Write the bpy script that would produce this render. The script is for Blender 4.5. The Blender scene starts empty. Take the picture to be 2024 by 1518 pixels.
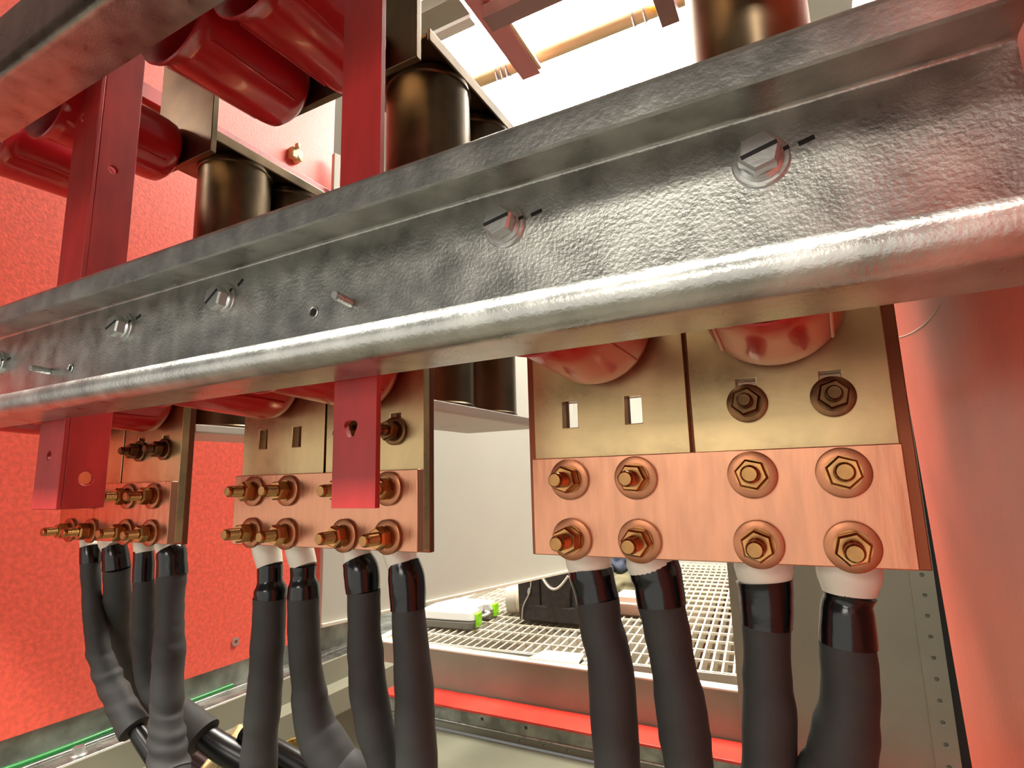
import bpy, bmesh, math, random
from mathutils import Vector, Matrix, noise

random.seed(7)
C = bpy.context.scene.collection
S = 0.404            # metres per model unit (one unit = distance from the lens to the copper plates)
F0 = -1.81           # height of the cabinet's base pan in units (the lens is at zero)
ORG = {}

def W(p): return Vector((p[0]*S, p[1]*S, (p[2]-F0)*S))
def V(*a): return Vector(a)

# ------------------------------------------------------------------ materials
def lin(c):
    return tuple(((x/255)/12.92 if x/255 <= .04045 else (((x/255)+.055)/1.055)**2.4) for x in c) + (1,)

def mat(name, rgb, metal=0., rough=.5, bump=0., bscale=60., var=0., vscale=8., rgb2=None, stretch=(1,1,1), rvar=0., coat=0., spec=.5, detail=4.):
    m = bpy.data.materials.new(name); m.use_nodes = True
    nt = m.node_tree; N = nt.nodes; L = nt.links
    b = N['Principled BSDF']
    b.inputs['Base Color'].default_value = lin(rgb); b.inputs['Metallic'].default_value = metal
    b.inputs['Roughness'].default_value = rough; b.inputs['Coat Weight'].default_value = coat
    b.inputs['Specular IOR Level'].default_value = spec
    tc = N.new('ShaderNodeTexCoord'); mp = N.new('ShaderNodeMapping'); mp.inputs['Scale'].default_value = stretch
    L.new(tc.outputs['Object'], mp.inputs['Vector'])
    if var or rgb2:
        n = N.new('ShaderNodeTexNoise'); n.inputs['Scale'].default_value = vscale; n.inputs['Detail'].default_value = detail
        L.new(mp.outputs[0], n.inputs['Vector'])
        r = N.new('ShaderNodeValToRGB'); r.color_ramp.elements[0].position = .36; r.color_ramp.elements[1].position = .66
        c2 = rgb2 or tuple(max(0, min(255, x*(1-var))) for x in rgb)
        r.color_ramp.elements[0].color = lin(c2); r.color_ramp.elements[1].color = lin(rgb)
        L.new(n.outputs['Fac'], r.inputs['Fac']); L.new(r.outputs['Color'], b.inputs['Base Color'])
        if rvar:
            mr = N.new('ShaderNodeMapRange'); mr.inputs['To Min'].default_value = rough-rvar; mr.inputs['To Max'].default_value = rough+rvar
            mr.inputs['From Min'].default_value = .3; mr.inputs['From Max'].default_value = .7
            L.new(n.outputs['Fac'], mr.inputs['Value']); L.new(mr.outputs[0], b.inputs['Roughness'])
    if bump:
        n2 = N.new('ShaderNodeTexNoise'); n2.inputs['Scale'].default_value = bscale; n2.inputs['Detail'].default_value = 5.
        L.new(mp.outputs[0], n2.inputs['Vector'])
        bp = N.new('ShaderNodeBump'); bp.inputs['Strength'].default_value = bump; bp.inputs['Distance'].default_value = .002
        L.new(n2.outputs['Fac'], bp.inputs['Height']); L.new(bp.outputs['Normal'], b.inputs['Normal'])
    return m

def emit(name, rgb, strength):
    m = bpy.data.materials.new(name); m.use_nodes = True
    b = m.node_tree.nodes['Principled BSDF']
    b.inputs['Base Color'].default_value = lin(rgb); b.inputs['Emission Color'].default_value = lin(rgb)
    b.inputs['Emission Strength'].default_value = strength
    return m

M = {
 'galv':   mat('galvanised_steel', (198,198,191), .92, .31, .14, 420, .16, 40, rvar=.06),
 'galv2':  mat('dull_galvanised_steel', (165,168,158), .6, .45, .2, 200, .3, 18),
 'zinc':   mat('zinc_plated_steel', (206,207,204), .85, .3, .05, 300),
 'copper': mat('copper', (212,150,117), .95, .31, .1, 40, .08, 30, stretch=(4,1,.8), rvar=.05),
 'copedge':mat('copper_back', (138,82,58), 1., .36, .1, 60, .1, 12),
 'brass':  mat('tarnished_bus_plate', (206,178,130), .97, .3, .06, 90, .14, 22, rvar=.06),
 'bronze': mat('bronze_bolt', (198,146,90), 1., .27, .04, 200, .22, 40),
 'bronze2':mat('bronze_washer', (178,118,86), 1., .33, .04, 200, .15, 40),
 'oldbronze': mat('dark_bronze_bolt', (128,92,60), 1., .32, .04, 200, .3, 50),
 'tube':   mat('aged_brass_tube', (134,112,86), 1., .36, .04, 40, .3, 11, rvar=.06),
 'boot':   mat('red_rubber', (190,22,32), 0., .28, .03, 80, .12, 12, coat=.3),
 'fibre':  mat('red_fibre_sheet', (248,100,80), 0., .45, .2, 190, .1, 130, detail=10.),
 'fibre2': mat('red_fibre_barrier', (232,108,88), 0., .36, .1, 200, .05, 12),
 'strip':  mat('red_fibre_bar', (190,44,42), 0., .42, .1, 110, .22, 26, stretch=(1,1,.3)),
 'sill':   mat('red_sill', (232,66,52), 0., .4, .08, 80, .1, 20),
 'white':  mat('white_tape', (226,222,206), 0., .42, .35, 60, .06, 20),
 'tape':   mat('black_vinyl_tape', (12,12,13), 0., .17, .25, 45),
 'sleeve': mat('grey_heat_shrink', (53,53,51), 0., .68, .12, 70, .12, 30),
 'cable':  mat('black_cable_jacket', (20,19,19), 0., .3, .05, 60),
 'tin':    mat('tinned_lug', (190,186,172), 1., .35, .05, 60),
 'kerb':   mat('brown_grey_kerb_steel', (146,148,130), .2, .42, .04, 120, .06, 8),
 'darkpaint': mat('dark_grey_paint', (52,52,49), 0., .5),
 'grey':   mat('grey_paint', (205,202,190), 0., .42, .03, 200, .02, 4),
 'olive':  mat('grey_green_paint', (142,140,122), 0., .45, .04, 160, .06, 6),
 'pan':    mat('grey_pan_paint', (116,114,97), 0., .45, .04, 160, .1, 5),
 'grate':  mat('cream_painted_grating', (232,222,200), 0., .5, .1, 100, .06, 10),
 'dirt':   mat('brown_ground', (112,86,62), 0., .9, .6, 30, 0, 26, rgb2=(58,50,36)),
 'wallw':  mat('white_room_wall', (226,222,210), 0., .7),
 'case':   mat('grey_plastic', (190,187,180), 0., .4, .1, 160),
 'casedark': mat('dark_grey_plastic', (124,121,113), 0., .45, .1, 160),
 'lime':   mat('lime_plastic', (150,226,20), 0., .35),
 'bag':    mat('dark_canvas', (62,53,49), 0., .85, .4, 220, .2, 60),
 'trim':   mat('light_trim', (196,184,170), 0., .7, .2, 160),
 'bagred': mat('red_lining', (150,40,40), 0., .8),
 'paper':  mat('cream_paper', (236,218,186), 0., .7, .1, 30, .1, 12),
 'pink':   mat('pink_board', (214,176,160), 0., .7, .1, 40),
 'cloth':  mat('olive_cloth', (120,112,84), 0., .9, .3, 80, .3, 14),
 'denim':  mat('blue_cloth', (64,70,86), 0., .9, .3, 120),
 'green':  mat('green_wire', (28,120,52), 0., .4),
 'ivory':  mat('ivory_plastic', (214,196,142), 0., .45, .8, 300),
 'amber':  mat('amber_plastic', (160,130,58), 0., .45, .8, 300),
 'black':  mat('black_ink', (8,8,8), 0., .6),
 'dark':   mat('dark_matte', (22,22,20), 0., .7),
 'redsteel': mat('red_primer_steel', (168,92,88), 0., .5, .1, 60),
 'brownsteel': mat('brown_steel', (116,72,62), 0., .45, .1, 60),
 'pipe':   mat('glare_pale_conduit', (206,178,132), 0., .45),  # tan paleness stands in for the lamp's veiling glare
 'tie':    mat('grey_plastic_tie', (150,140,140), 0., .5),
 'yellow': mat('yellow_plastic', (224,160,30), 0., .4),
 'lamp':   emit('lamp_diffuser', (255,250,238), 42.),
}

# ------------------------------------------------------------------ geometry in model units
class G:
    def __init__(s): s.bm = bmesh.new()
    def box(s, x0, x1, y0, y1, z0, z1, mx=None):
        vs = [s.bm.verts.new((x, y, z)) for x in (x0, x1) for y in (y0, y1) for z in (z0, z1)]
        for f in ((0,1,3,2),(4,6,7,5),(0,4,5,1),(2,3,7,6),(0,2,6,4),(1,5,7,3)): s.bm.faces.new([vs[i] for i in f])
        if mx is not None: bmesh.ops.transform(s.bm, matrix=mx, verts=vs)
        return s
    def prism(s, pts, axis, a, b, closed=True):
        # pts: 2D outline; axis 'X': pts=(y,z); 'Y': (x,z); 'Z': (x,y)
        def mk(p, t): return {'X': (t, p[0], p[1]), 'Y': (p[0], t, p[1]), 'Z': (p[0], p[1], t)}[axis]
        A = [s.bm.verts.new(mk(p, a)) for p in pts]; B = [s.bm.verts.new(mk(p, b)) for p in pts]
        n = len(pts)
        for i in range(n): s.bm.faces.new((A[i], A[(i+1) % n], B[(i+1) % n], B[i]))
        s.bm.faces.new(A[::-1]); s.bm.faces.new(B)
        return s
    def plate(s, outline, holes, axis, a, b):
        # flat plate with true through-holes
        def mk(p, t): return {'X': (t, p[0], p[1]), 'Y': (p[0], t, p[1]), 'Z': (p[0], p[1], t)}[axis]
        bm = bmesh.new(); edges = []
        for loop in [outline] + holes:
            vs = [bm.verts.new(mk(p, a)) for p in loop]
            for i in range(len(vs)): edges.append(bm.edges.new((vs[i], vs[(i+1) % len(vs)])))
        bmesh.ops.triangle_fill(bm, use_beauty=True, use_dissolve=False, edges=edges)
        r = bmesh.ops.extrude_face_region(bm, geom=bm.faces[:])
        d = Vector(mk((0, 0), b-a))
        bmesh.ops.translate(bm, vec=d, verts=[e for e in r['geom'] if isinstance(e, bmesh.types.BMVert)])
        bmesh.ops.recalc_face_normals(bm, faces=bm.faces)
        me = bpy.data.meshes.new('tmp'); bm.to_mesh(me); bm.free(); s.bm.from_mesh(me); bpy.data.meshes.remove(me)
        return s
    def lathe(s, prof, org, axis, seg=32, capa=True, capb=True):
        # prof: (distance along axis, radius)
        ax = Vector(axis).normalized(); u = ax.orthogonal().normalized(); w = ax.cross(u); o = Vector(org); rings = []
        for t, r in prof:
            rings.append([s.bm.verts.new(o+ax*t+(u*math.cos(q)+w*math.sin(q))*r) for q in (2*math.pi*i/seg for i in range(seg))])
        for A, B in zip(rings, rings[1:]):
            for i in range(seg): s.bm.faces.new((A[i], A[(i+1) % seg], B[(i+1) % seg], B[i]))
        if capa: s.bm.faces.new(rings[0][::-1])
        if capb: s.bm.faces.new(rings[-1])
        return s
    def tube(s, pts, rad, seg=24, step=.02, rough=0., seed=0, caps=True, folds=()):
        P = [Vector(p) for p in pts]; path = []; R = []
        for i in range(len(P)-1):
            p0 = P[max(i-1, 0)]; p1 = P[i]; p2 = P[i+1]; p3 = P[min(i+2, len(P)-1)]
            n = max(2, int((p2-p1).length/step))
            for k in range(n):
                t = k/n
                path.append(.5*((2*p1)+(p2-p0)*t+(2*p0-5*p1+4*p2-p3)*t*t+(3*p1-p0-3*p2+p3)*t**3))
                q = t*t*(3-2*t); R.append(rad[i]*(1-q)+rad[i+1]*q)
        path.append(P[-1]); R.append(rad[-1])
        tan = (path[1]-path[0]).normalized(); u = tan.orthogonal().normalized(); rings = []
        for i, p in enumerate(path):
            t2 = (path[min(i+1, len(path)-1)]-path[max(i-1, 0)]).normalized()
            u = (u-t2*u.dot(t2)).normalized(); w = t2.cross(u)
            ring = []
            for k in range(seg):
                a = 2*math.pi*k/seg
                d = u*math.cos(a)+w*math.sin(a)
                rr = R[i]
                if rough: rr *= 1+rough*(noise.noise((p+d*.03)*16+Vector((seed*3.7, 0, 0)))+.5*noise.noise(Vector((seed*5.1, p.z*34, 0))))
                for q, (fz, fa) in enumerate(folds):      # shrink folds round the sleeve
                    t = (p.z+d.x*.03-fz)/.011
                    rr *= 1+fa*math.exp(-t*t)*(.8+.3*math.sin(a+q*2))-fa*.7*math.exp(-(t-1.5)**2)
                ring.append(s.bm.verts.new(p+d*rr))
            rings.append(ring)
        for A, B in zip(rings, rings[1:]):
            for i in range(seg): s.bm.faces.new((A[i], A[(i+1) % seg], B[(i+1) % seg], B[i]))
        if caps: s.bm.faces.new(rings[0][::-1]); s.bm.faces.new(rings[-1])
        return s

def circ(cx, cz, r, n=20): return [(cx+r*math.cos(2*math.pi*i/n), cz+r*math.sin(2*math.pi*i/n)) for i in range(n)]
def rect(x0, x1, z0, z1): return [(x0, z0), (x1, z0), (x1, z1), (x0, z1)]

def link(o, parent, org):
    org = Vector(org); ORG[o.name] = org; C.objects.link(o)
    if parent is None: o.location = W(org)
    else:
        o.parent = parent; o.location = (org-ORG[parent.name])*S
def obj(name, g, m, parent=None, org=None, bevel=0., smooth=32., seg=2):
    if org is None: org = ORG[parent.name] if parent else (0, 0, 0)
    org = Vector(org); bm = g.bm
    bmesh.ops.recalc_face_normals(bm, faces=bm.faces)
    for v in bm.verts: v.co = (v.co-org)*S
    me = bpy.data.meshes.new(name); bm.to_mesh(me); bm.free()
    me.materials.append(M[m] if isinstance(m, str) else m)
    for p in me.polygons: p.use_smooth = True
    me.set_sharp_from_angle(angle=math.radians(smooth))
    o = bpy.data.objects.new(name, me); link(o, parent, org)
    if bevel:
        b = o.modifiers.new('edge', 'BEVEL'); b.width = bevel*S; b.segments = seg; b.limit_method = 'ANGLE'; b.angle_limit = math.radians(40)
    return o
def tag(o, label=None, cat=None, group=None, kind=None):
    if label: o['label'] = label
    if cat: o['category'] = cat
    if group: o['group'] = group
    if kind: o['kind'] = kind
    return o
def thing(name, label, cat, org, group=None):
    o = bpy.data.objects.new(name, None); o.empty_display_size = .02; link(o, None, org)
    return tag(o, label, cat, group)
def copy_part(src, parent, org):
    # a part with its sub-parts, set on another thing
    c = src.copy(); C.objects.link(c); c.parent = parent; org = Vector(org); ORG[c.name] = org
    c.location = (org-ORG[parent.name])*S
    for ch in src.children:
        d = ch.copy(); C.objects.link(d); d.parent = c; ORG[d.name] = ORG[ch.name]
    return c
# ------------------------------------------------------------------ fasteners (built once, then copied)
def hexpts(af, rot=0.):
    r = af/2/math.cos(math.pi/6)
    return [(r*math.cos(math.pi/3*i+rot), r*math.sin(math.pi/3*i+rot)) for i in range(6)]
def hex_nut(g, af, y0, y1, rot=0.):
    n = 6; ch = (y0-y1)*.16
    rings = []
    for y, f in ((y0, .9), (y0-ch, 1.), (y1+ch, 1.), (y1, .86)):
        rings.append([g.bm.verts.new((x*f, y, z*f)) for x, z in hexpts(af, rot)])
    for A, B in zip(rings, rings[1:]):
        for i in range(n): g.bm.faces.new((A[i], A[(i+1) % n], B[(i+1) % n], B[i]))
    g.bm.faces.new(rings[0]); g.bm.faces.new(rings[-1][::-1])
    return g
def stud_profile(r, y0, length, pitch=.0042):
    p = [(y0, r)]; t = y0
    while t < length-.009:
        p += [(t, r), (t+pitch*.5, r*.86)]; t += pitch
    p += [(length-.009, r*.97), (length-.004, r*.93), (length-.0008, r*.8), (length, r*.74)]
    return p
def make_bolt(parent, org, rw, af, rs, length, rot, ms='bronze', mw='bronze2'):
    o = Vector(org)
    b = obj('bolt', _shift(G().lathe(stud_profile(rs, 0, length), (0, 0, 0), (0, -1, 0), 20), o), ms, parent, o, smooth=28)
    g = G().lathe([(0, rw), (.0075, rw), (.0085, rw-.002), (.0085, af*.5)], (0, 0, 0), (0, -1, 0), 40)
    obj('washer', _shift(g, o), mw, b, o, smooth=30)
    g = G().lathe([(.0085, af*.58), (.014, af*.58)], (0, 0, 0), (0, -1, 0), 32)
    hex_nut(g, af, -.014, -.014-af*.62, rot)
    obj('nut', _shift(g, o), ms, b, o, smooth=25)
    return b
def _shift(g, o):
    for v in g.bm.verts: v.co += o
    return g

# ------------------------------------------------------------------ steel channels across the front
BK = .82             # the front channel stands this much nearer than the boots
YF, YW = .69*BK, .845*BK          # front lips, face of the web
def channel_profile(zb, zt, YF, YW, t=.009, lip=.058, r=.03, rb=.04):
    pts = []
    def arc(cy, cz, a0, a1, rr, n=6):
        return [(cy+rr*math.cos(math.radians(a0+(a1-a0)*i/n)), cz+rr*math.sin(math.radians(a0+(a1-a0)*i/n))) for i in range(n+1)]
    th = 180-math.degrees(math.asin(min(.9, lip/rb-1)))
    out = [(YF, zt-lip)] + arc(YF+r, zt-r, 180, 90, r) + arc(YW+t-.016, zt-.016, 90, 0, .016) + arc(YW+t-.016, zb+.016, 0, -90, .016) + arc(YF+rb, zb+rb, 270, th, rb, 16)
    inn = arc(YF+rb, zb+rb, th, 270, rb-t, 12) + arc(YW-.007, zb+t+.007, -90, 0, .007, 3) + arc(YW-.007, zt-t-.007, 0, 90, .007, 3) + arc(YF+r, zt-r, 90, 180, max(.002, r-t)) + [(YF+t, zt-lip)]
    return out+inn
X0, X1 = -2.60, .232
bz, tz = .207*BK, .535*BK
beam = thing('support_channel', 'lipped galvanised steel channel crossing the whole picture in front of the plates', 'steel channel', (-1.2, YW, bz))
holes = [(-.923*BK, .369*BK), (-1.931*BK, .361*BK)]
prof = channel_profile(bz, tz, YF, YW, .0075, .058*BK, .017*BK, .037*BK)
g = G()
g.prism(prof, 'X', X0, X1)
body = obj('channel_body', g, 'galv', beam, smooth=40)
def pit(x, z, r, y=YW):
    # punched hole: a dark bore with a raised burr around it
    return G().lathe([(-.0005, r*.98), (.0012, r*1.25), (.0025, r*1.05), (.0012, r*.9), (-.004, r*.7)], (x, y, z), (0, -1, 0), 20)
for x, z in holes:
    h = obj('drilled_hole', pit(x, z, .0095), 'zinc', beam, (x, YW, z))
    obj('bore', G().lathe([(0, .007), (.0016, .0068)], (x, YW, z), (0, -1, 0), 18), 'black', h, (x, YW, z))
for x, z in ((-.818*BK, .372*BK), (-2.061*BK, .366*BK)):
    obj('threaded_stud', G().lathe(stud_profile(.0085, 0, .042, .0036), (x, YW, z), (.12, -1, .05), 16), 'zinc', beam, (x, YW, z), smooth=25)
def make_screw(x, z, ang):
    o = Vector((x, YW, z))
    g = hex_nut(G(), .043, -.010, -.031, .25)
    g.lathe([(.006, .0255), (.009, .026), (.012, .022)], (0, 0, 0), (0, -1, 0), 32)
    s = obj('hex_screw', _shift(g, o), 'zinc', beam, o, smooth=25)
    obj('washer', _shift(G().lathe([(0, .0325), (.0045, .0325), (.006, .031), (.006, .016)], (0, 0, 0), (0, -1, 0), 40), o), 'zinc', s, o)
    mx = Matrix.Rotation(ang, 4, 'Y')
    g = G()
    g.box(-.0205, .0205, -.0322, -.0305, -.0026, .0026, mx)
    g.box(.024, .033, -.0068, -.0055, -.0026, .0026, mx)
    obj('torque_mark', _shift(g, o), 'black', s, o, bevel=.001)
    g = G().box(.043, .061, -.0012, .0005, -.003, .003, mx)
    obj('torque_dash', _shift(g, o), 'black', s, o, bevel=.001)
for x, z, a in ((-.018, .448, -.25), (-.444, .45, -.2), (-1.226, .449, -.6), (-1.656, .445, -.35), (-2.406, .435, -.1)): make_screw(x*BK, z*BK, a)

bz2 = .985
beam2 = thing('support_channel', 'dark upper steel channel cut by the top left corner', 'steel channel', (-1.2, .49, bz2))
obj('channel_body', G().prism([(.49, bz2+.155), (.49, bz2+.028)] + [(.518-.028*math.cos(math.radians(a)), bz2+.028-.028*math.sin(math.radians(a))) for a in range(15, 91, 15)] + [(.624, bz2), (.624, bz2+.009)]
    + [(.518-.019*math.cos(math.radians(a)), bz2+.028-.019*math.sin(math.radians(a))) for a in range(90, -1, -15)] + [(.499, bz2+.155)], 'X', X0, X1), 'galv', beam2, smooth=40)

# ------------------------------------------------------------------ red bars behind the channels
Q = .705/.86
ya, yb = .7, .711
st = thing('fibre_bar', 'flat red fibre bar hanging behind the channel over the middle copper plate', 'red bar', (-.81*Q, ya+.005, -.05*Q))
jag = [((-.817+.016*math.cos(a)*(1.+.25*math.sin(3*a)))*Q, (.109+.021*math.sin(a)*(1.+.2*math.cos(2*a)))*Q) for a in [2*math.pi*i/18 for i in range(18)]]
obj('bar', G().plate(rect(-.865*Q, -.75*Q, -.05*Q, 2.4), [jag], 'Y', ya, yb), 'strip', st, bevel=.0012)
sa = thing('fibre_angle', 'red fibre angle bar with bolt holes hanging over the left copper plate', 'red bar', (-1.96*Q, ya+.005, -.055*Q))
obj('front_leg', G().plate(rect(-2.098*Q, -1.9515*Q, -.055*Q, 2.4), [circ(-2.026*Q, .105*Q, .011), circ(-2.05*Q, 1.24*Q, .013)], 'Y', ya, yb), 'strip', sa, bevel=.002)
obj('side_leg', G().plate([(yb+.0005, -.055*Q), (.982*Q, -.055*Q), (.982*Q, 2.4), (yb+.0005, 2.4)], [circ(.925*Q, .035*Q, .017), circ(.915*Q, 1.05*Q, .011), circ(.93*Q, 1.75*Q, .011)], 'X', -1.968*Q, -1.9515*Q), 'strip', sa, bevel=.002)

# ------------------------------------------------------------------ three phases: copper plate, bus plates, boots, tubes
PH = [('left', -1.95, .018, -.16), ('middle', -1.062, .026, -.151), ('right', -.178, .0365, -.1445)]
BX = (-.224, -.097, .095, .2235)
bolt0 = None; bolt1 = None
for nm, cx, zt, zb in PH:
    w = .303
    cp = thing('terminal_plate', f'{nm} copper terminal plate with two rows of bolts', 'copper plate', (cx, 1., zb), 'copper plates with eight bolts')
    cp['label'] = {'left': 'farthest copper terminal plate, at the left by the red wall, two bolt rows',
                   'middle': 'middle copper terminal plate behind the flat red bar, two bolt rows',
                   'right': 'largest, nearest copper terminal plate, at the right, two bolt rows'}[nm]
    obj('plate', G().box(cx-w, cx+w, 1., 1.022, zb, zt), 'copper', cp, bevel=.0016)
    for row, z in enumerate((zt-.041, zb+.031)):
        for k, bx in enumerate(BX):
            o = (cx+bx, 1., z)
            if bolt0 is None: bolt0 = make_bolt(cp, o, .038, .0435, .0142, .08, .2)
            else:
                b = copy_part(bolt0, cp, o); b.rotation_euler = (random.uniform(-.03, .03), random.uniform(0, 1.04), random.uniform(-.03, .03))
    # bus plates
    hz = .121
    slots = [rect(cx-.244, cx-.212, hz-.026, hz+.026), rect(cx-.117, cx-.085, hz-.026, hz+.026)]
    slots2 = [rect(cx+.08, cx+.112, hz-.016, hz+.036), rect(cx+.207, cx+.239, hz-.016, hz+.036)]
    a = thing('bus_plate', f'brass-coloured bus plate with two empty slots, above the {nm} copper plate', 'bus plate', (cx-.15, 1.024, zb+.002))
    obj('plate', G().plate(rect(cx-w-.003, cx-.0035, zb+.002, .66), slots, 'Y', 1.0225, 1.0445), 'brass', a, bevel=.0014)
    a2 = thing('bus_plate', f'brass-coloured bus plate carrying two small dark bolts, above the {nm} copper plate', 'bus plate', (cx+.15, 1.024, zb+.002))
    obj('plate', G().plate(rect(cx+.0035, cx+w, zb+.002, .66), slots2, 'Y', 1.0225, 1.0445), 'brass', a2, bevel=.0014)
    for bx in (.096, .223):
        o = (cx+bx, 1.0225, hz-.006)
        if bolt1 is None: bolt1 = make_bolt(a2, o, .0325, .041, .0125, .062, .3, 'oldbronze', 'oldbronze')
        else: copy_part(bolt1, a2, o)
    bk = thing('backing_plate', f'dark copper backing plate edge showing behind the {nm} bus plates', 'backing plate', (cx, 1.05, zb-.006))
    ex = .026 if nm == 'right' else 0.
    obj('plate', G().plate(rect(cx-w-ex, cx+w+ex*.8, zb-.006, .66), slots+slots2, 'Y', 1.045, 1.062), 'copedge', bk, bevel=.0014)
    for kk, sl in enumerate(slots):
        pass

def boot(cx, cz, yb, yf, r0, r1, label, group):
    L = yb-yf
    pr = [(0, r0*.6), (.004, r0*.8), (.02, r0*.96), (.045, r0)]
    pr += [(L*.3, r0+(r1-r0)*.2), (L*.6, r0+(r1-r0)*.5), (L-.045, r0+(r1-r0)*.8), (L-.03, r1*.98), (L-.012, r1*1.09), (L-.003, r1*1.12), (L, r1*1.09)]
    pr += [(L-.01, r1*.98), (L-.04, r1*.84), (L-.1 if L > .15 else L*.45, r1*.7), (L-.105 if L > .15 else L*.42, .02)]
    o = thing('insulator_boot', label, 'red boot', (cx, yb, cz-r0), group)
    obj('boot_shell', G().lathe(pr, (cx, yb, cz), (0, -1, 0), 48), 'boot', o, smooth=40)
    for sgn in (-1, 1):
        g = G().tube([(cx+sgn*(r0+.001)*math.sin(2.3), yb-.05, cz+(r0+.001)*math.cos(2.3)), (cx+sgn*(r0+(r1-r0)*.8+.001)*math.sin(2.3), yb-L+.05, cz+(r0+(r1-r0)*.8+.001)*math.cos(2.3))], [.003, .003], 8)
        obj('moulded_ridge', g, 'boot', o)
    return o
for nm, cx, xs in (('left', -1.95, (-2.13, -1.775)), ('middle', -1.062, (-1.235, -.915)), ('right', -.178, (-.335, -.028))):
    for k, x in enumerate(xs):
        boot(x, .275, 1.0215, .715, .107, .0915, f'red rubber boot under the channel on the {("slotted", "bolted")[k]} bus plate of the {nm} copper plate', 'lower red boots')
upx = {'left': (-2.15, -1.795), 'middle': (-1.215, -.945)}
for nm, xs in upx.items():
    for k, x in enumerate(xs):
        boot(x, 1.10, .999, .655, .104, .116, {('left', 0): 'upper red boot left of the red angle bar, nearest the left edge', ('left', 1): 'upper red boot between the red angle bar and the brass tube',
             ('middle', 0): 'upper red boot between the two red bars, pointing at the pale pink wall', ('middle', 1): 'upper red boot passing behind the flat red bar at the top'}[(nm, k)], 'upper red boots')
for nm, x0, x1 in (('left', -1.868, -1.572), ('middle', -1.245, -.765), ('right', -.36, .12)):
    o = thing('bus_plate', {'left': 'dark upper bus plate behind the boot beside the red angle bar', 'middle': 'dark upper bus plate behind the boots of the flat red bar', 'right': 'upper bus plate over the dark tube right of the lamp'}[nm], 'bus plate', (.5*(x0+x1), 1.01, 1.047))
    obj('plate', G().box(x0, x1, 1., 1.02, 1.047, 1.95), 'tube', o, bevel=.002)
TX = .152
for nm, cx, zt, zb in PH:
    x = cx+TX
    for k, y in enumerate((1.25, 1.505)):
        o = thing('brass_tube', {('left', 0): 'upright brass tube left of the middle copper plate, brightest of the tubes', ('left', 1): 'rear tube mostly hidden behind the bright brass tube',
                ('middle', 0): 'upright dark bronze tube beside the flat red bar under the lamp', ('middle', 1): 'rear dark tube standing on the white shelf in the middle',
                ('right', 0): 'dark upright tube at the top right of the lamp', ('right', 1): 'rear tube hidden behind the dark tube right of the lamp'}[(nm, k)], 'metal tube', (x, y, .183), 'upright tubes between shelves')
        obj('tube_wall', G().lathe([(0, .125), (.006, .128), (.014, .128), (.018, .125), (.955, .125), (.96, .129), (.975, .129), (.984, .124)], (x, y, .184), (0, 0, 1), 64), 'tube', o, smooth=25)
    for z0, word in ((.166, 'lower'), (1.17, 'upper')):
        o = thing('mounting_shelf', f'{word} folded sheet shelf holding the tubes behind the {nm} bus plates', 'shelf', (x, 1.4, z0), 'shelves above and below the tubes')
        sl = [rect(x-.12, x-.06, 1.2, 1.207), rect(x-.12, x-.05, 1.46, 1.468)] if word == 'lower' else []
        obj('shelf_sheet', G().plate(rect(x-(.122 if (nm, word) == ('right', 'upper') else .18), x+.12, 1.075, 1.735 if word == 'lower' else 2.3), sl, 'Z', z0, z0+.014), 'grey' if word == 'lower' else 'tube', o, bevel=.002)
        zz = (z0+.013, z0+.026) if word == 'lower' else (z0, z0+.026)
        obj('folded_edge', G().box(x+.1205, x+.13, 1.075, 1.735 if word == 'lower' else 2.3, zz[0]-.012, zz[1]), 'grey' if word == 'lower' else 'tube', o, bevel=.003)

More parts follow.
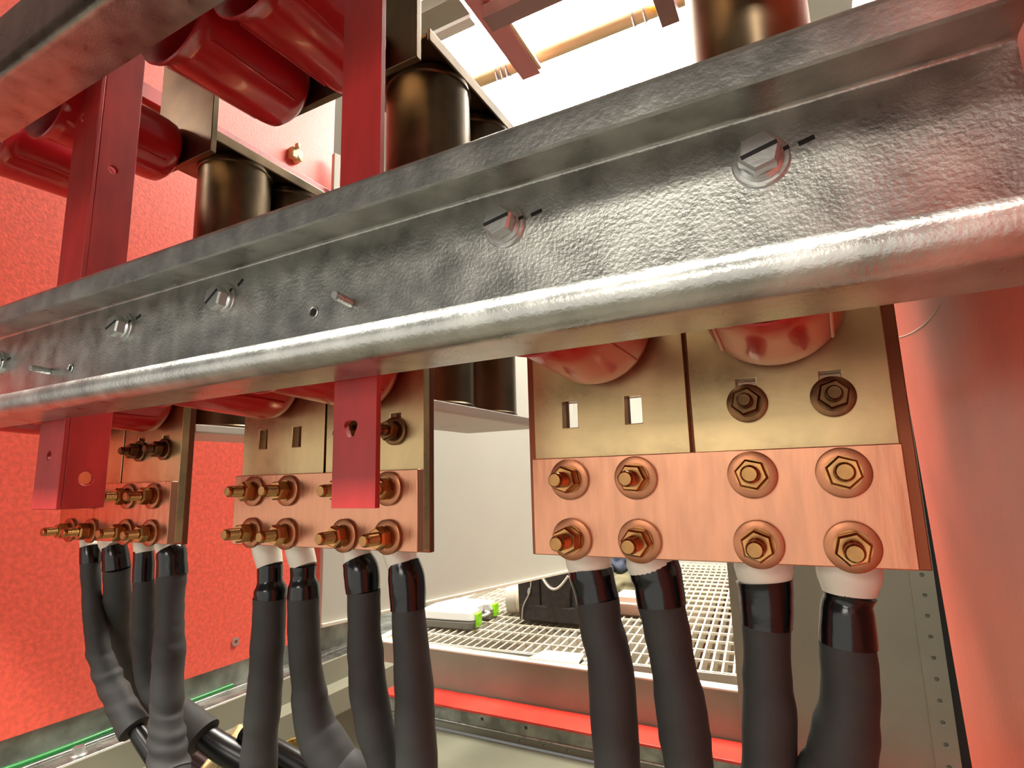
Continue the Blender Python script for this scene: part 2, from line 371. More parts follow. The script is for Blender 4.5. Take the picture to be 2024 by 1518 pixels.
CABLES = {
 'R1': [[(-0.406, 1.085, -0.1448, 0.0458), (-0.4041, 1.085, -0.1679, 0.0456), (-0.4007, 1.085, -0.1851, 0.0414)], [(-0.4014, 1.085, -0.1774, 0.0435), (-0.4, 1.085, -0.1917, 0.0443), (-0.3949, 1.085, -0.2133, 0.0431), (-0.39, 1.085, -0.2365, 0.0428)], [(-0.3899, 1.085, -0.2355, 0.0414), (-0.3852, 1.085, -0.2798, 0.0415), (-0.3731, 1.085, -0.3352, 0.0418), (-0.3703, 1.085, -0.3893, 0.0423), (-0.3688, 1.085, -0.4479, 0.0438), (-0.3674, 1.085, -0.5232, 0.0419), (-0.3681, 1.085, -0.5987, 0.0418)]],
 'R2': [[(-0.2805, 1.085, -0.1498, 0.0444), (-0.2796, 1.085, -0.1644, 0.0461), (-0.2768, 1.085, -0.1788, 0.0441)], [(-0.2778, 1.085, -0.1661, 0.0461), (-0.2733, 1.085, -0.1832, 0.0467), (-0.2697, 1.085, -0.1992, 0.0442), (-0.2667, 1.085, -0.2366, 0.0443)], [(-0.2667, 1.085, -0.2357, 0.043), (-0.2591, 1.085, -0.2843, 0.0411), (-0.2535, 1.085, -0.3439, 0.0397), (-0.2476, 1.085, -0.3854, 0.0428), (-0.2414, 1.085, -0.4424, 0.0431), (-0.2392, 1.085, -0.5052, 0.0418), (-0.2408, 1.085, -0.5706, 0.0414)]],
 'R3': [[(-0.085, 1.085, -0.1424, 0.0473), (-0.087, 1.085, -0.1643, 0.0468), (-0.0874, 1.085, -0.186, 0.0415)], [(-0.0879, 1.085, -0.1827, 0.0447), (-0.0874, 1.085, -0.1942, 0.043), (-0.0889, 1.085, -0.2273, 0.042), (-0.091, 1.085, -0.2576, 0.0395)], [(-0.0909, 1.085, -0.2568, 0.038), (-0.0951, 1.085, -0.3182, 0.0374), (-0.0978, 1.085, -0.3471, 0.0385), (-0.0999, 1.085, -0.4028, 0.0417), (-0.107, 1.085, -0.4782, 0.0431), (-0.1138, 1.085, -0.5425, 0.0425)]],
 'R4': [[(0.0419, 1.085, -0.1392, 0.0484), (0.0391, 1.085, -0.1645, 0.0469), (0.0364, 1.085, -0.1959, 0.0383)], [(0.0364, 1.085, -0.1959, 0.039), (0.0336, 1.085, -0.2085, 0.0355), (0.0307, 1.085, -0.2227, 0.0394), (0.0264, 1.085, -0.2743, 0.0414)], [(0.0265, 1.085, -0.2736, 0.0404), (0.023, 1.085, -0.3311, 0.0409), (0.0179, 1.085, -0.371, 0.0423), (0.008, 1.085, -0.4121, 0.0474), (-0.006, 1.085, -0.4588, 0.0499), (-0.0253, 1.085, -0.5229, 0.0497)]],
 'M1': [[(-1.3334, 1.085, -0.1521, 0.0389), (-1.332, 1.085, -0.1735, 0.0382), (-1.3174, 1.0853, -0.2154, 0.0336)], [(-1.3176, 1.0853, -0.2127, 0.0329), (-1.3154, 1.0857, -0.2534, 0.0328), (-1.3124, 1.0861, -0.2767, 0.0416), (-1.3135, 1.0865, -0.2963, 0.0421)], [(-1.3135, 1.0865, -0.2963, 0.0409), (-1.3171, 1.0883, -0.3637, 0.0413), (-1.3229, 1.0927, -0.4754, 0.043), (-1.3386, 1.099, -0.5863, 0.0435), (-1.35, 1.1049, -0.6699, 0.0441), (-1.3609, 1.1125, -0.7598, 0.0473), (-1.3726, 1.12, -0.8375, 0.0486)]],
 'M2': [[(-1.2257, 1.1, -0.1508, 0.0368), (-1.2246, 1.1001, -0.1717, 0.0361), (-1.2079, 1.1006, -0.2151, 0.034)], [(-1.208, 1.1005, -0.2126, 0.034), (-1.2091, 1.1012, -0.2422, 0.0321), (-1.2068, 1.1019, -0.2664, 0.0389), (-1.2066, 1.1028, -0.2919, 0.0401)], [(-1.2066, 1.1028, -0.2919, 0.0401), (-1.207, 1.1062, -0.3579, 0.0412), (-1.1999, 1.1146, -0.4667, 0.0403), (-1.1914, 1.1238, -0.552, 0.0446), (-1.1761, 1.1322, -0.6146, 0.05), (-1.1511, 1.1384, -0.6526, 0.0529), (-1.1156, 1.1476, -0.7031, 0.0562), (-1.0722, 1.16, -0.7622, 0.0558)]],
 'M3': [[(-1.0116, 1.085, -0.1532, 0.0363), (-1.0078, 1.085, -0.1724, 0.035), (-1.0041, 1.0852, -0.1939, 0.0361)], [(-1.0059, 1.0851, -0.1868, 0.0373), (-0.994, 1.0854, -0.2149, 0.0431), (-0.9873, 1.0863, -0.2595, 0.0405)], [(-0.9857, 1.0863, -0.2582, 0.0393), (-0.9847, 1.0889, -0.3342, 0.039), (-0.982, 1.0932, -0.4138, 0.0423), (-0.9763, 1.0992, -0.4933, 0.045), (-0.9628, 1.1066, -0.5698, 0.043), (-0.9451, 1.1158, -0.6459, 0.0369), (-0.9362, 1.13, -0.7458, 0.0368)]],
 'M4': [[(-0.8788, 1.085, -0.1516, 0.0388), (-0.8726, 1.085, -0.1744, 0.0386), (-0.862, 1.0851, -0.1946, 0.0361)], [(-0.8635, 1.0851, -0.1878, 0.0373), (-0.8545, 1.0852, -0.226, 0.0423), (-0.8502, 1.0858, -0.2895, 0.0396)], [(-0.8502, 1.0858, -0.2884, 0.0385), (-0.8434, 1.0869, -0.3594, 0.0404), (-0.8373, 1.0886, -0.4333, 0.044), (-0.8345, 1.0909, -0.5064, 0.0447), (-0.8319, 1.0952, -0.6148, 0.0453), (-0.8326, 1.1, -0.7086, 0.045)]],
 'L1': [[(-2.2529, 1.09, -0.1533, 0.0257), (-2.2486, 1.0901, -0.1771, 0.0249), (-2.231, 1.0902, -0.2038, 0.0284)], [(-2.2327, 1.0902, -0.1937, 0.0298), (-2.2246, 1.0905, -0.2239, 0.0312), (-2.2208, 1.0909, -0.249, 0.0311)], [(-2.2211, 1.0909, -0.2473, 0.0297), (-2.198, 1.0942, -0.3592, 0.0288), (-2.1758, 1.0984, -0.4427, 0.0322), (-2.1452, 1.1041, -0.5238, 0.0349), (-2.1007, 1.1113, -0.6017, 0.039), (-2.0536, 1.1169, -0.6506, 0.0402), (-2.0062, 1.123, -0.6967, 0.0428), (-1.9509, 1.13, -0.742, 0.0468)], [(-1.9692, 1.13, -0.7303, 0.0207), (-1.9278, 1.1425, -0.7748, 0.0276), (-1.8878, 1.155, -0.8158, 0.0291), (-1.8349, 1.1675, -0.8648, 0.0304), (-1.7963, 1.18, -0.9322, 0.0304)]],
 'L2': [[(-2.1835, 1.12, -0.1615, 0.0318), (-2.1771, 1.1204, -0.1853, 0.031), (-2.1413, 1.1214, -0.2046, 0.033)], [(-2.1419, 1.1208, -0.1944, 0.0359), (-2.1319, 1.1232, -0.2279, 0.0402), (-2.1286, 1.128, -0.2668, 0.0416)], [(-2.1284, 1.1278, -0.2651, 0.0402), (-2.15, 1.1491, -0.3662, 0.0407), (-2.1996, 1.1923, -0.4946, 0.0388), (-2.2343, 1.2376, -0.5975, 0.0354), (-2.2685, 1.2902, -0.7009, 0.0381), (-2.2933, 1.354, -0.8121, 0.0428), (-2.3129, 1.42, -0.9183, 0.0478)], [(-2.3268, 1.42, -0.9117, 0.0342), (-2.2329, 1.4333, -0.9678, 0.0374), (-2.1276, 1.4467, -1.0004, 0.0372), (-1.998, 1.46, -1.0396, 0.0368)]],
 'L3': [[(-1.9436, 1.1, -0.1541, 0.0299), (-1.9346, 1.1002, -0.1793, 0.0291), (-1.9291, 1.1006, -0.2046, 0.0277)], [(-1.9325, 1.1005, -0.1983, 0.0291), (-1.9295, 1.1016, -0.233, 0.0304), (-1.9297, 1.1048, -0.2914, 0.0304)], [(-1.9297, 1.1047, -0.2898, 0.0297), (-1.9283, 1.112, -0.3716, 0.0318), (-1.9355, 1.1226, -0.4527, 0.0333), (-1.9459, 1.1367, -0.5366, 0.0335), (-1.9323, 1.1542, -0.6186, 0.0351), (-1.8855, 1.1667, -0.6639, 0.0386), (-1.804, 1.1805, -0.7032, 0.0462), (-1.7211, 1.2, -0.7555, 0.0574)], [(-1.7495, 1.2, -0.7432, 0.0309), (-1.7223, 1.225, -0.7724, 0.037), (-1.6825, 1.25, -0.8038, 0.0387), (-1.6195, 1.275, -0.835, 0.0389), (-1.5237, 1.3, -0.8745, 0.0389)]],
 'L4': [[(-1.7974, 1.085, -0.1584, 0.0297), (-1.7919, 1.085, -0.1811, 0.0283), (-1.761, 1.0849, -0.1997, 0.0336)], [(-1.7622, 1.0849, -0.1907, 0.039), (-1.7547, 1.0849, -0.2084, 0.0422), (-1.7472, 1.0844, -0.2629, 0.0427)], [(-1.7499, 1.0844, -0.2616, 0.0414), (-1.7412, 1.0828, -0.3514, 0.039), (-1.7338, 1.0812, -0.4093, 0.0395), (-1.7273, 1.0789, -0.4718, 0.0431), (-1.718, 1.0757, -0.5421, 0.0428), (-1.7077, 1.0718, -0.6104, 0.0431), (-1.7021, 1.0688, -0.6541, 0.0422), (-1.6831, 1.0645, -0.7088, 0.0488), (-1.6609, 1.0587, -0.7709, 0.0539), (-1.6343, 1.05, -0.8496, 0.0544)]],
}
# ------------------------------------------------------------------ cables
NAMES = {'R1': 'grey-sleeved cable at the left end under the nearest copper plate, with wavy tape edge',
 'R2': 'second grey-sleeved cable from the left under the nearest copper plate, leaning right',
 'R3': 'third grey-sleeved cable from the left under the nearest copper plate, straight',
 'R4': 'rightmost grey-sleeved cable under the nearest copper plate, deepest white lug, bending left',
 'M1': 'leftmost grey-sleeved cable under the middle copper plate, with a tall white neck',
 'M2': 'grey-sleeved cable under the middle copper plate that swells and bends right at the bottom',
 'M3': 'grey-sleeved cable under the flat red bar, third along the middle copper plate',
 'M4': 'rightmost grey-sleeved cable under the middle copper plate, beside the tool case',
 'L1': 'grey-sleeved cable at the far left, curving right into a black conductor',
 'L2': 'second grey-sleeved cable from the left, sinking behind its crossing neighbours',
 'L3': 'grey-sleeved cable under the left copper plate crossing behind the front one to the right',
 'L4': 'front grey-sleeved cable under the left copper plate, ringed with shrink folds'}
FOLDS = {'L4': [(-.392, .05), (-.44, .035), (-.628, .055), (-.676, .07), (-.709, .08), (-.751, .09)], 'L1': [(-.464, .05), (-.54, .07), (-.595, .09), (-.638, .09), (-.684, .07)], 'L3': [(-.377, .05), (-.471, .05)]}
for i, (k, secs) in enumerate(CABLES.items()):
    x, y, z, r = secs[0][0]
    t = thing('power_cable', NAMES[k], 'cable', (x, y, z), {'R': 'cables under the right copper plate', 'M': 'cables under the middle copper plate', 'L': 'cables under the left copper plate'}[k[0]])
    P = lambda L: [p[:3] for p in L]
    Rr = lambda L, f=1.: [p[3]*f for p in L]
    zb = {'L': -.16, 'M': -.151, 'R': -.1445}[k[0]]
    obj('lug', G().box(x-.032, x+.032, 1.0625, 1.078, zb-.01, zb+.165), 'tin', t, bevel=.004)
    obj('white_wrap', G().tube(P(secs[0]), Rr(secs[0]), 28, .01, .05, i), 'white', t, smooth=60)
    obj('black_tape', G().tube(P(secs[1]), Rr(secs[1]), 32, .006, .05, i+20), 'tape', t, smooth=60)
    sl = list(secs[2])
    if k[0] in 'RM':
        a = sl[-1]; sl.append((a[0]+.01, a[1]+.01, a[2]-.35, a[3])); sl.append((a[0]+.02, a[1]+.02, F0+.004, a[3]))
    if k == 'L4':
        a = sl[-1]; sl.append((a[0]-.02, a[1]-.0, a[2]-.3, a[3])); sl.append((a[0]-.02, a[1], F0+.004, a[3]))
    Q = P(sl); RR = Rr(sl)
    obj('shrink_sleeve', G().tube(Q, RR, 32, .006, .1 if k[0] == 'L' else .07, i+40, folds=FOLDS.get(k, ())), 'sleeve', t, smooth=60)
    if len(secs) > 3: obj('conductor', G().tube(P(secs[3]), Rr(secs[3]), 24, .015), 'cable', t, smooth=60)

# ------------------------------------------------------------------ barriers at both sides
o = thing('barrier_sheet', 'tall red fibre barrier sheet closing the left side', 'red barrier', (-2.7, 1.4, -.894))
o2 = obj('sheet', G().box(-2.715, -2.7, .33, 2.60, -.894, 3.2), 'fibre', o, bevel=.002)
obj('edge_strip', G().box(-2.6995, -2.66, .9, 2.58, 1.86, 1.94), 'strip', o, bevel=.002)
g = G().plate(circ(2.03, -.79, .022, 8), [circ(2.03, -.79, .01, 8)], 'X', -2.6995, -2.694)
obj('fixing_eyelet', g, 'zinc', o)
o = thing('tie_mount', 'cream cable tie mount stuck on the pale pink part of the red barrier', 'tie mount', (-2.68, 2.26, 2.06))
g = G().box(-2.6995, -2.655, 2.22, 2.30, 2.02, 2.09).box(-2.66, -2.63, 2.235, 2.255, 2.08, 2.115)
g.lathe([(0, .03), (.04, .024), (.05, .01)], (-2.6995, 2.275, 2.035), (1, 0, 0), 16)
obj('mount_body', g, 'ivory', o, bevel=.006)
o = thing('barrier_sheet', 'red fibre barrier sheet at the right edge with a curved scratch', 'red barrier', (.245, 1., -1.2))
obj('sheet', G().prism([(.05, -1.78), (1.555, -1.78), (1.59, -.625), (1.765, .44), (1.9, 1.3), (.05, 1.3)], 'X', .24, .255), 'fibre2', o, bevel=.002)
sc = [(0.2392, 1.2298, 0.2908), (0.2392, 1.3149, 0.2872), (0.2392, 1.4519, 0.2961), (0.2392, 1.6143, 0.3168), (0.2392, 1.8122, 0.3513)]
obj('scratch', G().tube(sc, [.0005, .0012, .0014, .0012, .0005], 6, .02), 'white', o)

# ------------------------------------------------------------------ cabinet frame and base
C_ = tag(obj('floor', G().box(-5.2, 1.4, -3.0, 3.70, F0-.1, F0), 'pan'), kind='structure')
gd = tag(obj('ground', G().box(-5.2, 1.4, 4.0, 11.5, F0-.1, F0), 'dirt'), kind='structure')
o = thing('base_rail', 'galvanised base rail running along the foot of the left red barrier', 'rail', (-2.6, 1.6, -1.15))
obj('upright_flange', G().plate([(-.2, -1.0), (2.95, -1.0), (2.95, -.86), (-.2, -.86)], [], 'X', -2.73, -2.716), 'galv2', o, bevel=.003)
obj('ledge', G().box(-2.715, -2.535, -.2, 2.95, -1.01, -.996), 'galv', o, bevel=.003)
obj('groove_lip', G().box(-2.63, -2.617, -.2, 2.95, -.9955, -.982), 'galv', o, bevel=.003)
obj('side_web', G().box(-2.5345, -2.52, -.2, 2.95, F0+.002, -.996), 'olive', o, bevel=.003)
obj('inner_angle', G().prism([(-2.5195, -1.12), (-2.40, -1.12), (-2.40, -1.24), (-2.412, -1.24), (-2.412, -1.132), (-2.5195, -1.132)], 'Y', -.2, 2.95), 'olive', o)
sx = (-2.575, 1.285, -.9955)
g = G().lathe([(0, .03), (.004, .03), (.008, .026)], sx, (0, 0, 1), 24)
sc_ = obj('bolt', g, 'zinc', o, sx)
g = G().prism([(sx[0]+p[0], sx[1]+p[1]) for p in hexpts(.036)], 'Z', sx[2]+.008, sx[2]+.03); obj('bolt_head', g, 'zinc', sc_, sx)
o = tag(obj('earth_wire', G().tube([(-2.66, .9, -.975), (-2.665, 1.12, -.985), (-2.66, 1.3, -.984), (-2.665, 1.5, -.982), (-2.66, 1.75, -.984), (-2.665, 2.0, -.985)], [.012]*6, 12), 'green', None, (-2.66, 1.4, -.99)), 'green wire along the foot of the left red barrier', 'wire')
def bushing(nm, org, ax, m, label):
    o = thing(nm, label, 'bushing', org)
    obj('bushing_ring', G().lathe([(-.10, .085), (-.02, .085), (-.02, .10), (0, .10), (.006, .094), (.006, .06), (-.10, .055)], org, ax, 36), m, o)
    st = V(org[0], org[1], F0+.002)
    obj('conduit', G().tube([st, V(org[0], org[1], org[2]-.4), V(*org)-V(*ax).normalized()*.1], [.07, .07, .07], 24, .05), 'ivory' if m == 'ivory' else 'amber', o)
bushing('conduit_bushing', (-1.96, 1.43, -.93), (-.55, -.5, .68), 'ivory', 'cream conduit bushing with a black cable at the bottom, left of centre')
bushing('conduit_bushing', (-1.50, 1.36, -.88), (.35, -.75, .55), 'amber', 'amber conduit bushing behind the cables of the middle copper plate')
o = tag(obj('black_conductor', G().tube([(-1.66, 1.30, -.775), (-1.52, 1.31, -.80), (-1.37, 1.33, -.845), (-1.24, 1.36, -.92)], [.03]*4, 20), 'cable', None, (-1.4, 1.3, -.85)), 'glossy black cable stub between the two left cables of the middle copper plate', 'cable')

o = thing('shade_header', 'dark header added above the opening to shade the upper channels', 'header', (-1.2, .22, .80))  # added out of view to shade the upper channels, boots and wall
obj('shade_header_face', G().box(-2.69, .235, .215, .235, .80, 3.2), 'darkpaint', o, bevel=.003)
obj('shade_header_return', G().box(-2.69, .235, .2355, .30, .80, .815), 'darkpaint', o, bevel=.002)

# rear sill: rail, red bar, tray edge
o = thing('sill_rail', 'grey green galvanised rail under the red sill bar', 'rail', (-1.5, 3.72, F0))
hl = []
for x in (-2.25, -1.9, -.46, -.17): hl.append(circ(x, -1.69, .011, 10))
obj('rail_face', G().plate(rect(-4.6, 1.2, -1.745, -1.651), hl, 'Y', 3.72, 3.735), 'galv2', o, bevel=.003)
obj('rolled_edge', G().tube([(-4.6, 3.718, -1.749), (1.2, 3.718, -1.749)], [.008, .008], 14, .5), 'galv', o)
hl = [circ(x, -1.783, .009, 10) for x in (-1.95, -1.77, -1.6)]
obj('lower_flange', G().plate(rect(-4.6, 1.2, F0+.002, -1.756), hl, 'Y', 3.728, 3.742), 'olive', o, bevel=.002)
o = tag(obj('sill_bar', G().box(-4.6, 1.2, 3.69, 3.95, -1.65, -1.632), 'sill', None, (-1.6, 3.8, -1.65), bevel=.003), 'flat bright red bar lying on the rail below the grating', 'red bar')
o = thing('grating_frame', 'galvanised kerb frame with a top edge coloured pale for caught light in front of the grating', 'frame', (-2.2, 3.97, -1.65))
obj('kerb_face', G().box(-4.13, 1.2, 3.96, 3.972, F0+.002, -1.352), 'kerb', o, bevel=.002)
obj('top_flange', G().box(-4.13, 1.2, 3.952, 4.05, -1.3515, -1.338), 'grate', o, bevel=.003)  # cream material puts the light caught on the flange top into colour
obj('side_kerb', G().prism([(-3.50, 4.055), (-3.42, 4.055), (-3.90, 8.0), (-3.98, 8.0)], 'Z', -1.40, -1.335), 'grate', o, bevel=.003)
obj('side_sheet', G().prism([(-4.12, 4.055), (-3.505, 4.055), (-3.985, 8.0), (-4.9, 8.0)], 'Z', -1.42, -1.40), 'galv2', o)
# grating
o = thing('floor_grating', 'cream bar grating with square open cells behind the cables', 'grating', (-1.8, 6., -1.36))
mx = Matrix.Translation((-3.42, 4.07, 0)) @ Matrix.Rotation(math.radians(4.4), 4, 'Z')
g = G()
for i in range(56): g.box(i*.0745-.0075, i*.0745+.0075, 0, 5.0, -1.475, -1.36, mx)
obj('bearing_bars', g, 'grate', o)
g = G()
for j in range(20): g.box(-.006, 55*.0745+.006, .02+j*.255-.010, .02+j*.255+.010, -1.372, -1.3535, mx)
obj('cross_rods', g, 'grate', o)
obj('end_bar', G().box(-.006, 55*.0745+.006, -.014, -.001, -1.45, -1.355, mx), 'grate', o)
g = G()
for i in range(4): g.box(-3.4+i*1.1, -3.3+i*1.1, 4.1, 9.5, F0+.001, -1.476)
obj('support_joist', g, 'brownsteel', o)

# grey panels
o = thing('steel_panel', 'grey green steel panel behind the right cables with a perforated edge', 'panel', (0, 3.9, -1.63))
obj('panel_sheet', G().box(-.525, .545, 3.90, 3.945, -1.6315, 1.4), 'olive', o, bevel=.004)
hs = [circ(.49, -.69-.107*i, .011, 12) for i in range(-8, 10)]
obj('perforated_flange', G().plate(rect(.432, .545, -1.63, 1.4), hs, 'Y', 3.885, 3.898), 'olive', o, bevel=.002)
obj('dark_strip', G().box(.5455, .75, 3.89, 3.91, -1.63, 1.4), 'dark', o)  # dark strip filling the gap beside the perforated flange
o = thing('cabinet_door', 'pale grey steel door standing open behind the middle, above the grating', 'door', (-2.62, 2.53, -.82))
d = V(-1.98+2.62, 4.74-2.53, 0).normalized(); n = V(d.y, -d.x, 0)
mx = Matrix(((d.x, -n.x, 0, -2.62), (d.y, -n.y, 0, 2.53), (0, 0, 1, 0), (0, 0, 0, 1)))
obj('door_skin', G().box(0, 2.5, 0, .035, -.82, 2.2, mx), 'grey', o, bevel=.004)
obj('door_edge', G().box(0, 2.5, -.018, -.0005, -.83, -.808, mx), 'grate', o, bevel=.004)

# ------------------------------------------------------------------ things on the grating
GZ = -1.353
o = thing('tool_case', 'grey hard plastic tool case with two lime green latches lying on the grating', 'tool case', (-3.1, 4.9, GZ))
mc = Matrix.Translation((-2.835, 4.56, GZ)) @ Matrix.Rotation(math.radians(7), 4, 'Z')
# outline (x to the left, y along the latch side) with a grip recess
out = [(-.04, 0), (0, .03), (0, .20), (-.07, .235), (-.07, .40), (0, .435), (0, .60), (-.04, .635), (-.56, .635), (-.60, .6), (-.60, .03), (-.56, 0)]
def case_half(z0, z1, inset):
    g = G(); cx, cy = -.3, .317
    lo = [(x, y) for x, y in out]; hi = [(cx+(x-cx)*(1-inset), cy+(y-cy)*(1-inset)) for x, y in out]
    A = [g.bm.verts.new((x, y, z0)) for x, y in lo]; B = [g.bm.verts.new((x, y, z1)) for x, y in hi]; n = len(A)
    for i in range(n): g.bm.faces.new((A[i], A[(i+1) % n], B[(i+1) % n], B[i]))
    g.bm.faces.new(A[::-1]); g.bm.faces.new(B); bmesh.ops.transform(g.bm, matrix=mc, verts=g.bm.verts); return g
g = case_half(.072, .0, .06)
obj('bottom_shell', g, 'casedark', o, bevel=.01, seg=3)
obj('lid', case_half(.078, .150, .09), 'case', o, bevel=.012, seg=3)
for y in (.06, .475):
    l = obj('latch', G().box(-.015, .016, y, y+.105, .018, .132, mc), 'lime', o, bevel=.004)
    obj('latch_rib', G().box(.0165, .021, y+.02, y+.085, .035, .065, mc), 'lime', l, bevel=.001)
g = G().tube([mc @ V(-.06, .225, .075), mc @ V(-.01, .245, .075), mc @ V(.0, .317, .075), mc @ V(-.01, .39, .075), mc @ V(-.06, .41, .075)], [.015]*5, 14)
obj('handle', g, 'case', o)

o = thing('tool_bag', 'dark canvas tool bag with light-edged pockets standing on the grating', 'tool bag', (-2.2, 5.2, GZ))
mb = Matrix.Translation((-2.64, 5.02, GZ)) @ Matrix.Rotation(math.radians(1.5), 4, 'Z')
g = G(); nx, nz = 16, 8; W_, D_, H_ = .86, .46, .52
grid = {}
def bagpt(u, v):
    a = 2*math.pi*u
    ex = 2.6
    cxx = math.copysign(abs(math.cos(a))**(2/ex), math.cos(a)); sy = math.copysign(abs(math.sin(a))**(2/ex), math.sin(a))
    f = 1-.08*v+.05*math.sin(v*math.pi)
    k = 1+.03*noise.noise(V(u*9, v*4, 1))
    return V(W_/2+cxx*W_/2*f*k, D_/2+sy*D_/2*f*k, .02+v*H_)
rings = [[g.bm.verts.new(mb @ bagpt(i/40, j/nz)) for i in range(40)] for j in range(nz+1)]
for A, B in zip(rings, rings[1:]):
    for i in range(40): g.bm.faces.new((A[i], A[(i+1) % 40], B[(i+1) % 40], B[i]))
g.bm.faces.new(rings[0][::-1])
obj('bag_body', g, 'bag', o, smooth=60)
obj('lining', G().prism([(lambda p: (p.x, p.y))(mb @ (bagpt(i/40, 1.)*.97+V(.012, .008, 0))) for i in range(40)], 'Z', GZ+H_*.86, GZ+H_*.9), 'bagred', o)
def pocket(x0, x1, z0, z1, dip, m='bag'):
    g = G(); n = 10; T = []
    for y in (-.035, .05):
        T.append([g.bm.verts.new(mb @ V(x0+(x1-x0)*i/n, y-(.03*math.sin(math.pi*i/n) if y < 0 else 0), z1-dip*math.sin(math.pi*i/n))) for i in range(n+1)])
    Bt = []
    for y in (-.02, .05):
        Bt.append([g.bm.verts.new(mb @ V(x0+(x1-x0)*i/n, y-(.02*math.sin(math.pi*i/n) if y < 0 else 0), z0)) for i in range(n+1)])
    for i in range(n):
        g.bm.faces.new((T[0][i], T[0][i+1], Bt[0][i+1], Bt[0][i])); g.bm.faces.new((T[1][i+1], T[1][i], Bt[1][i], Bt[1][i+1]))
        g.bm.faces.new((T[0][i], T[1][i], T[1][i+1], T[0][i+1])); g.bm.faces.new((Bt[0][i], Bt[0][i+1], Bt[1][i+1], Bt[1][i]))
    for k in (0, n): g.bm.faces.new((T[0][k], Bt[0][k], Bt[1][k], T[1][k]))
    p = obj('pocket', g, m, o, smooth=50)
    e = [mb @ V(x0+(x1-x0)*i/n, -.037-.03*math.sin(math.pi*i/n), z1-dip*math.sin(math.pi*i/n)) for i in range(n+1)]
    obj('pocket_binding', G().tube(e, [.012]*len(e), 8, .03), 'trim', p, smooth=60)
pocket(.05, .27, .06, .42, .02); pocket(.29, .57, .05, .45, .12); pocket(.60, .82, .06, .38, .03)
obj('lower_band', G().box(.06, .82, -.045, .02, .03, .17, mb), 'bag', o, bevel=.012)
obj('cord', G().tube([mb @ V(.20, -.06, .42), mb @ V(.19, -.07, .30), mb @ V(.12, -.08, .16), mb @ V(.10, -.07, .03)], [.006]*4, 8), 'trim', o)
obj('clip', G().lathe([(0, .012), (.03, .018), (.06, .01)], mb @ V(.19, -.075, .33), (-.2, 0, -1), 12), 'zinc', o)
o = thing('tape_roll', 'white banded roll lying at the left end of the tool bag', 'roll', (-2.78, 5.30, GZ))
g = G().lathe([(0, .08), (.0, .15), (.10, .155), (.10, .08), (0, .08)], (-2.86, 5.30, GZ+.155), (.97, .24, 0), 36, False, False)
obj('roll_band', g, 'trim', o)
obj('core', G().lathe([(.012, .079), (.088, .079)], (-2.86, 5.30, GZ+.155), (.97, .24, 0), 30), 'galv2', o)
obj('outer_wrap', G().lathe([(.1, .14), (.1, .15), (.16, .15), (.16, .14)], (-2.86, 5.30, GZ+.155), (.97, .24, 0), 36), 'paper', o)
o = tag(obj('paper_sheet', G().prism([(-2.02, 4.0), (-1.62, 4.03), (-1.66, 4.27), (-1.98, 4.24)], 'Z', GZ+.012, GZ+.02), 'paper', None, (-1.85, 4.1, GZ)), 'cream paper sheet at the front edge of the grating', 'paper')
o = thing('label_card', 'small striped card beside the cream paper sheet', 'card', (-1.57, 4.1, GZ+.01))
obj('card', G().prism([(-1.60, 4.03), (-1.48, 4.05), (-1.50, 4.22), (-1.59, 4.20)], 'Z', GZ+.013, GZ+.024), 'grate', o)
g = G()
for i in range(4): g.box(-1.585+i*.02, -1.578+i*.02, 4.07, 4.18, GZ+.0245, GZ+.026)
obj('printed_stripes', g, 'black', o)
o = thing('cardboard_box', 'pinkish open carton seen between the first two right cables', 'box', (-1.7, 5.8, GZ))
obj('carton', G().box(-1.85, -1.4, 5.62, 5.95, GZ+.001, GZ+.18), 'pink', o, bevel=.012)
obj('flap', G().box(-1.87, -1.38, 5.56, 5.615, GZ+.11, GZ+.125), 'pink', o, bevel=.005)
o = thing('clothing_heap', 'heap of olive, blue and white clothes behind the nearest cables', 'clothes', (-2.0, 6.6, GZ))
def lump(c, r, m, nm, sd):
    g = G(); bmesh.ops.create_icosphere(g.bm, subdivisions=4, radius=1.)
    for v in g.bm.verts:
        k = 1+.28*noise.noise(v.co*2.2+V(sd, 0, 0))
        v.co = V(c[0]+v.co.x*r[0]*k, c[1]+v.co.y*r[1]*k, max(GZ+.001, c[2]+v.co.z*r[2]*k))
    obj(nm, g, m, o, smooth=60)
lump((-2.02, 6.45, GZ+.12), (.24, .3, .16), 'cloth', 'olive_garment', 1)
lump((-2.05, 6.6, GZ+.36), (.17, .22, .15), 'denim', 'blue_garment', 5)
lump((-2.20, 6.5, GZ+.44), (.09, .12, .13), 'white', 'white_garment', 9)

# ------------------------------------------------------------------ ceiling and room
o = thing('ceiling_light', 'broad glaring ceiling lamp seen over the channel', 'ceiling light', (-1.6, 4.6, 4.4))
obj('lamp_housing', G().box(-3.3, .3, 3.2, 6.0, 4.42, 4.5), 'grey', o)
obj('diffuser', G().box(-3.28, .28, 3.22, 5.98, 4.40, 4.418), 'lamp', o)
o = thing('ceiling_bar', 'pale red painted steel bar hanging across the lamp with a cut end', 'steel bar', (-1.77, 3.4, 3.4))
obj('bar', G().box(-1.86, -1.69, 1.5, 3.93, 3.4, 3.52), 'redsteel', o, bevel=.004)
obj('seam', G().box(-1.689, -1.665, 1.5, 3.9, 3.42, 3.435), 'pipe', o)
o = tag(obj('ceiling_bar', G().box(-.665, -.53, 1.5, 3.95, 3.4, 3.52), 'brownsteel', None, (-.6, 3.0, 3.4), bevel=.004), 'short brown steel bar at the right end of the lamp', 'steel bar')
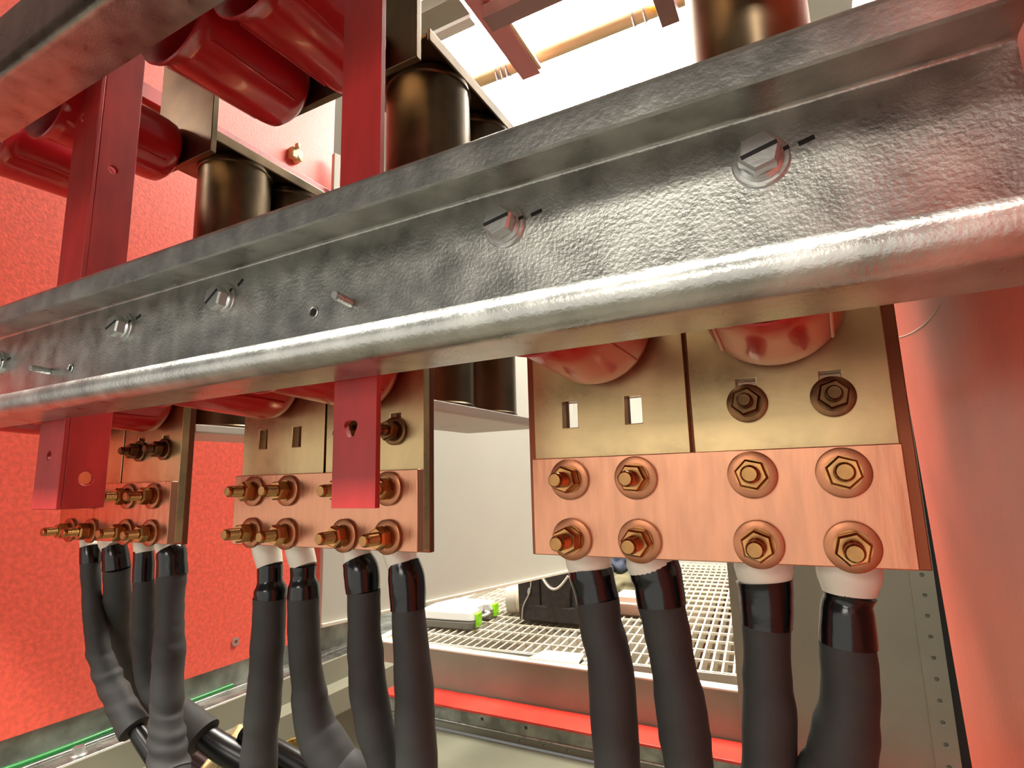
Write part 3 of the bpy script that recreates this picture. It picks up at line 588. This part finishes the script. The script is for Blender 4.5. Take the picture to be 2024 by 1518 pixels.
o = tag(obj('cross_channel', G().box(-1.76, -.3, 3.07, 3.22, 3.28, 3.39), 'brownsteel', None, (-1.0, 3.1, 3.28), bevel=.004), 'dark brown box channel ending beside the pale red bar', 'steel channel')
o = thing('light_fixture', 'grey green ribbed fixture left of the pale red bar', 'fixture', (-2.4, 3.05, 3.4))
obj('fixture_body', G().box(-3.3, -1.9, 2.94, 3.12, 3.42, 3.53), 'olive', o, bevel=.006)
obj('fixture_lip', G().box(-3.3, -1.9, 3.121, 3.21, 3.39, 3.45), 'grey', o, bevel=.006)
o = thing('conduit_pipe', 'pipe crossing in front of the lamp, its tan standing in for glare', 'pipe', (-1.4, 3.78, 3.4))
obj('pipe', G().tube([(-3.2, 3.95, 3.6), (.6, 3.95, 3.6)], [.065, .065], 24, .4), 'pipe', o, smooth=60)
for k, x in enumerate((-2.11, -2.06, -2.01, -.88, -.79)):
    o = tag(obj('cable_tie', G().lathe([(0, .066), (0, .071), (.014, .071), (.014, .066), (0, .066)], (x, 3.95, 3.6), (1, 0, 0), 24, False, False).tube([(x, 3.89, 3.55), (x+.01, 3.905, 3.48), (x+.03, 3.92, 3.39)], [.005, .005, .003], 8), 'tie', None, (x, 3.95, 3.53)),
            'grey cable tie with loose tail on the pipe, ' + ('leftmost of all', 'second from the left', 'nearest the pale red bar', 'fourth from the left', 'nearest the yellow clip')[k], 'cable tie', 'cable ties on the pipe')
o = tag(obj('pipe_clip', G().tube([(-.73, 3.86, 3.55), (-.68, 3.86, 3.51), (-.65, 3.90, 3.52), (-.63, 3.95, 3.57)], [.016, .028, .03, .016], 14), 'yellow', None, (-.69, 3.88, 3.53)), 'yellow plastic clip on the pipe beside the brown bar', 'clip')
tag(obj('ceiling', G().box(-7.0, 3.0, -4.5, 11.5, 5.2, 5.3), 'wallw'), kind='structure')
tag(obj('wall_back', G().box(-7.0, 3.0, 11.5, 11.6, F0-.1, 5.2), 'wallw'), kind='structure')

# ------------------------------------------------------------------ light
def area(name, loc, target, sx, sy, power, col):
    l = bpy.data.lights.new(name, 'AREA'); l.shape = 'RECTANGLE'; l.size = sx*S; l.size_y = sy*S; l.energy = power; l.color = col
    o = bpy.data.objects.new(name, l); C.objects.link(o); o.location = W(loc)
    o.rotation_euler = (W(target)-W(loc)).to_track_quat('-Z', 'Y').to_euler(); return o
area('lip_fill', (-2.2, -1.4, 3.2), (-2.2, .6, .2), 6.5, .45, 74, (1., .96, .88))  # unseen overhead strip, added to brighten the channel's rolled lip
area('front_fill', (-2.8, -2.6, -.5), (-2.8, 0., -.5), 8.5, 2.5, 11, (1., .96, .88))  # added low panel: general fill and a bright front for the metal to reflect
area('work_lamp', (-.7, -2.6, 1.0), (-.7, 1., .05), 1.4, .5, 3.4, (1., .93, .82))
w = bpy.data.worlds.new('room'); bpy.context.scene.world = w; w.use_nodes = True
w.node_tree.nodes['Background'].inputs['Color'].default_value = (1., .955, .89, 1); w.node_tree.nodes['Background'].inputs['Strength'].default_value = .17

# ------------------------------------------------------------------ camera and view
cam = bpy.data.cameras.new('camera'); co = bpy.data.objects.new('camera', cam); C.objects.link(co)
cam.sensor_width = 36.; cam.lens = 36.*1104.858/2024.; cam.clip_start = .01
R_ = Matrix(((.8847, -.1005, -.4553), (.4655, .1354, .8746), (-.0263, -.9857, .1666)))   # lens right, down, forward in world axes
m3 = Matrix([(R_[i][0], -R_[i][1], -R_[i][2]) for i in range(3)])
co.matrix_world = Matrix.Translation(W((0, 0, 0))) @ m3.to_4x4()
sc = bpy.context.scene; sc.camera = co
sc.view_settings.view_transform = 'Standard'; sc.view_settings.look = 'None'; sc.view_settings.gamma = 1.; sc.view_settings.exposure = .2
sc.view_settings.use_curve_mapping = False
sc.cycles.use_denoising = True
sc.cycles.max_bounces = 10
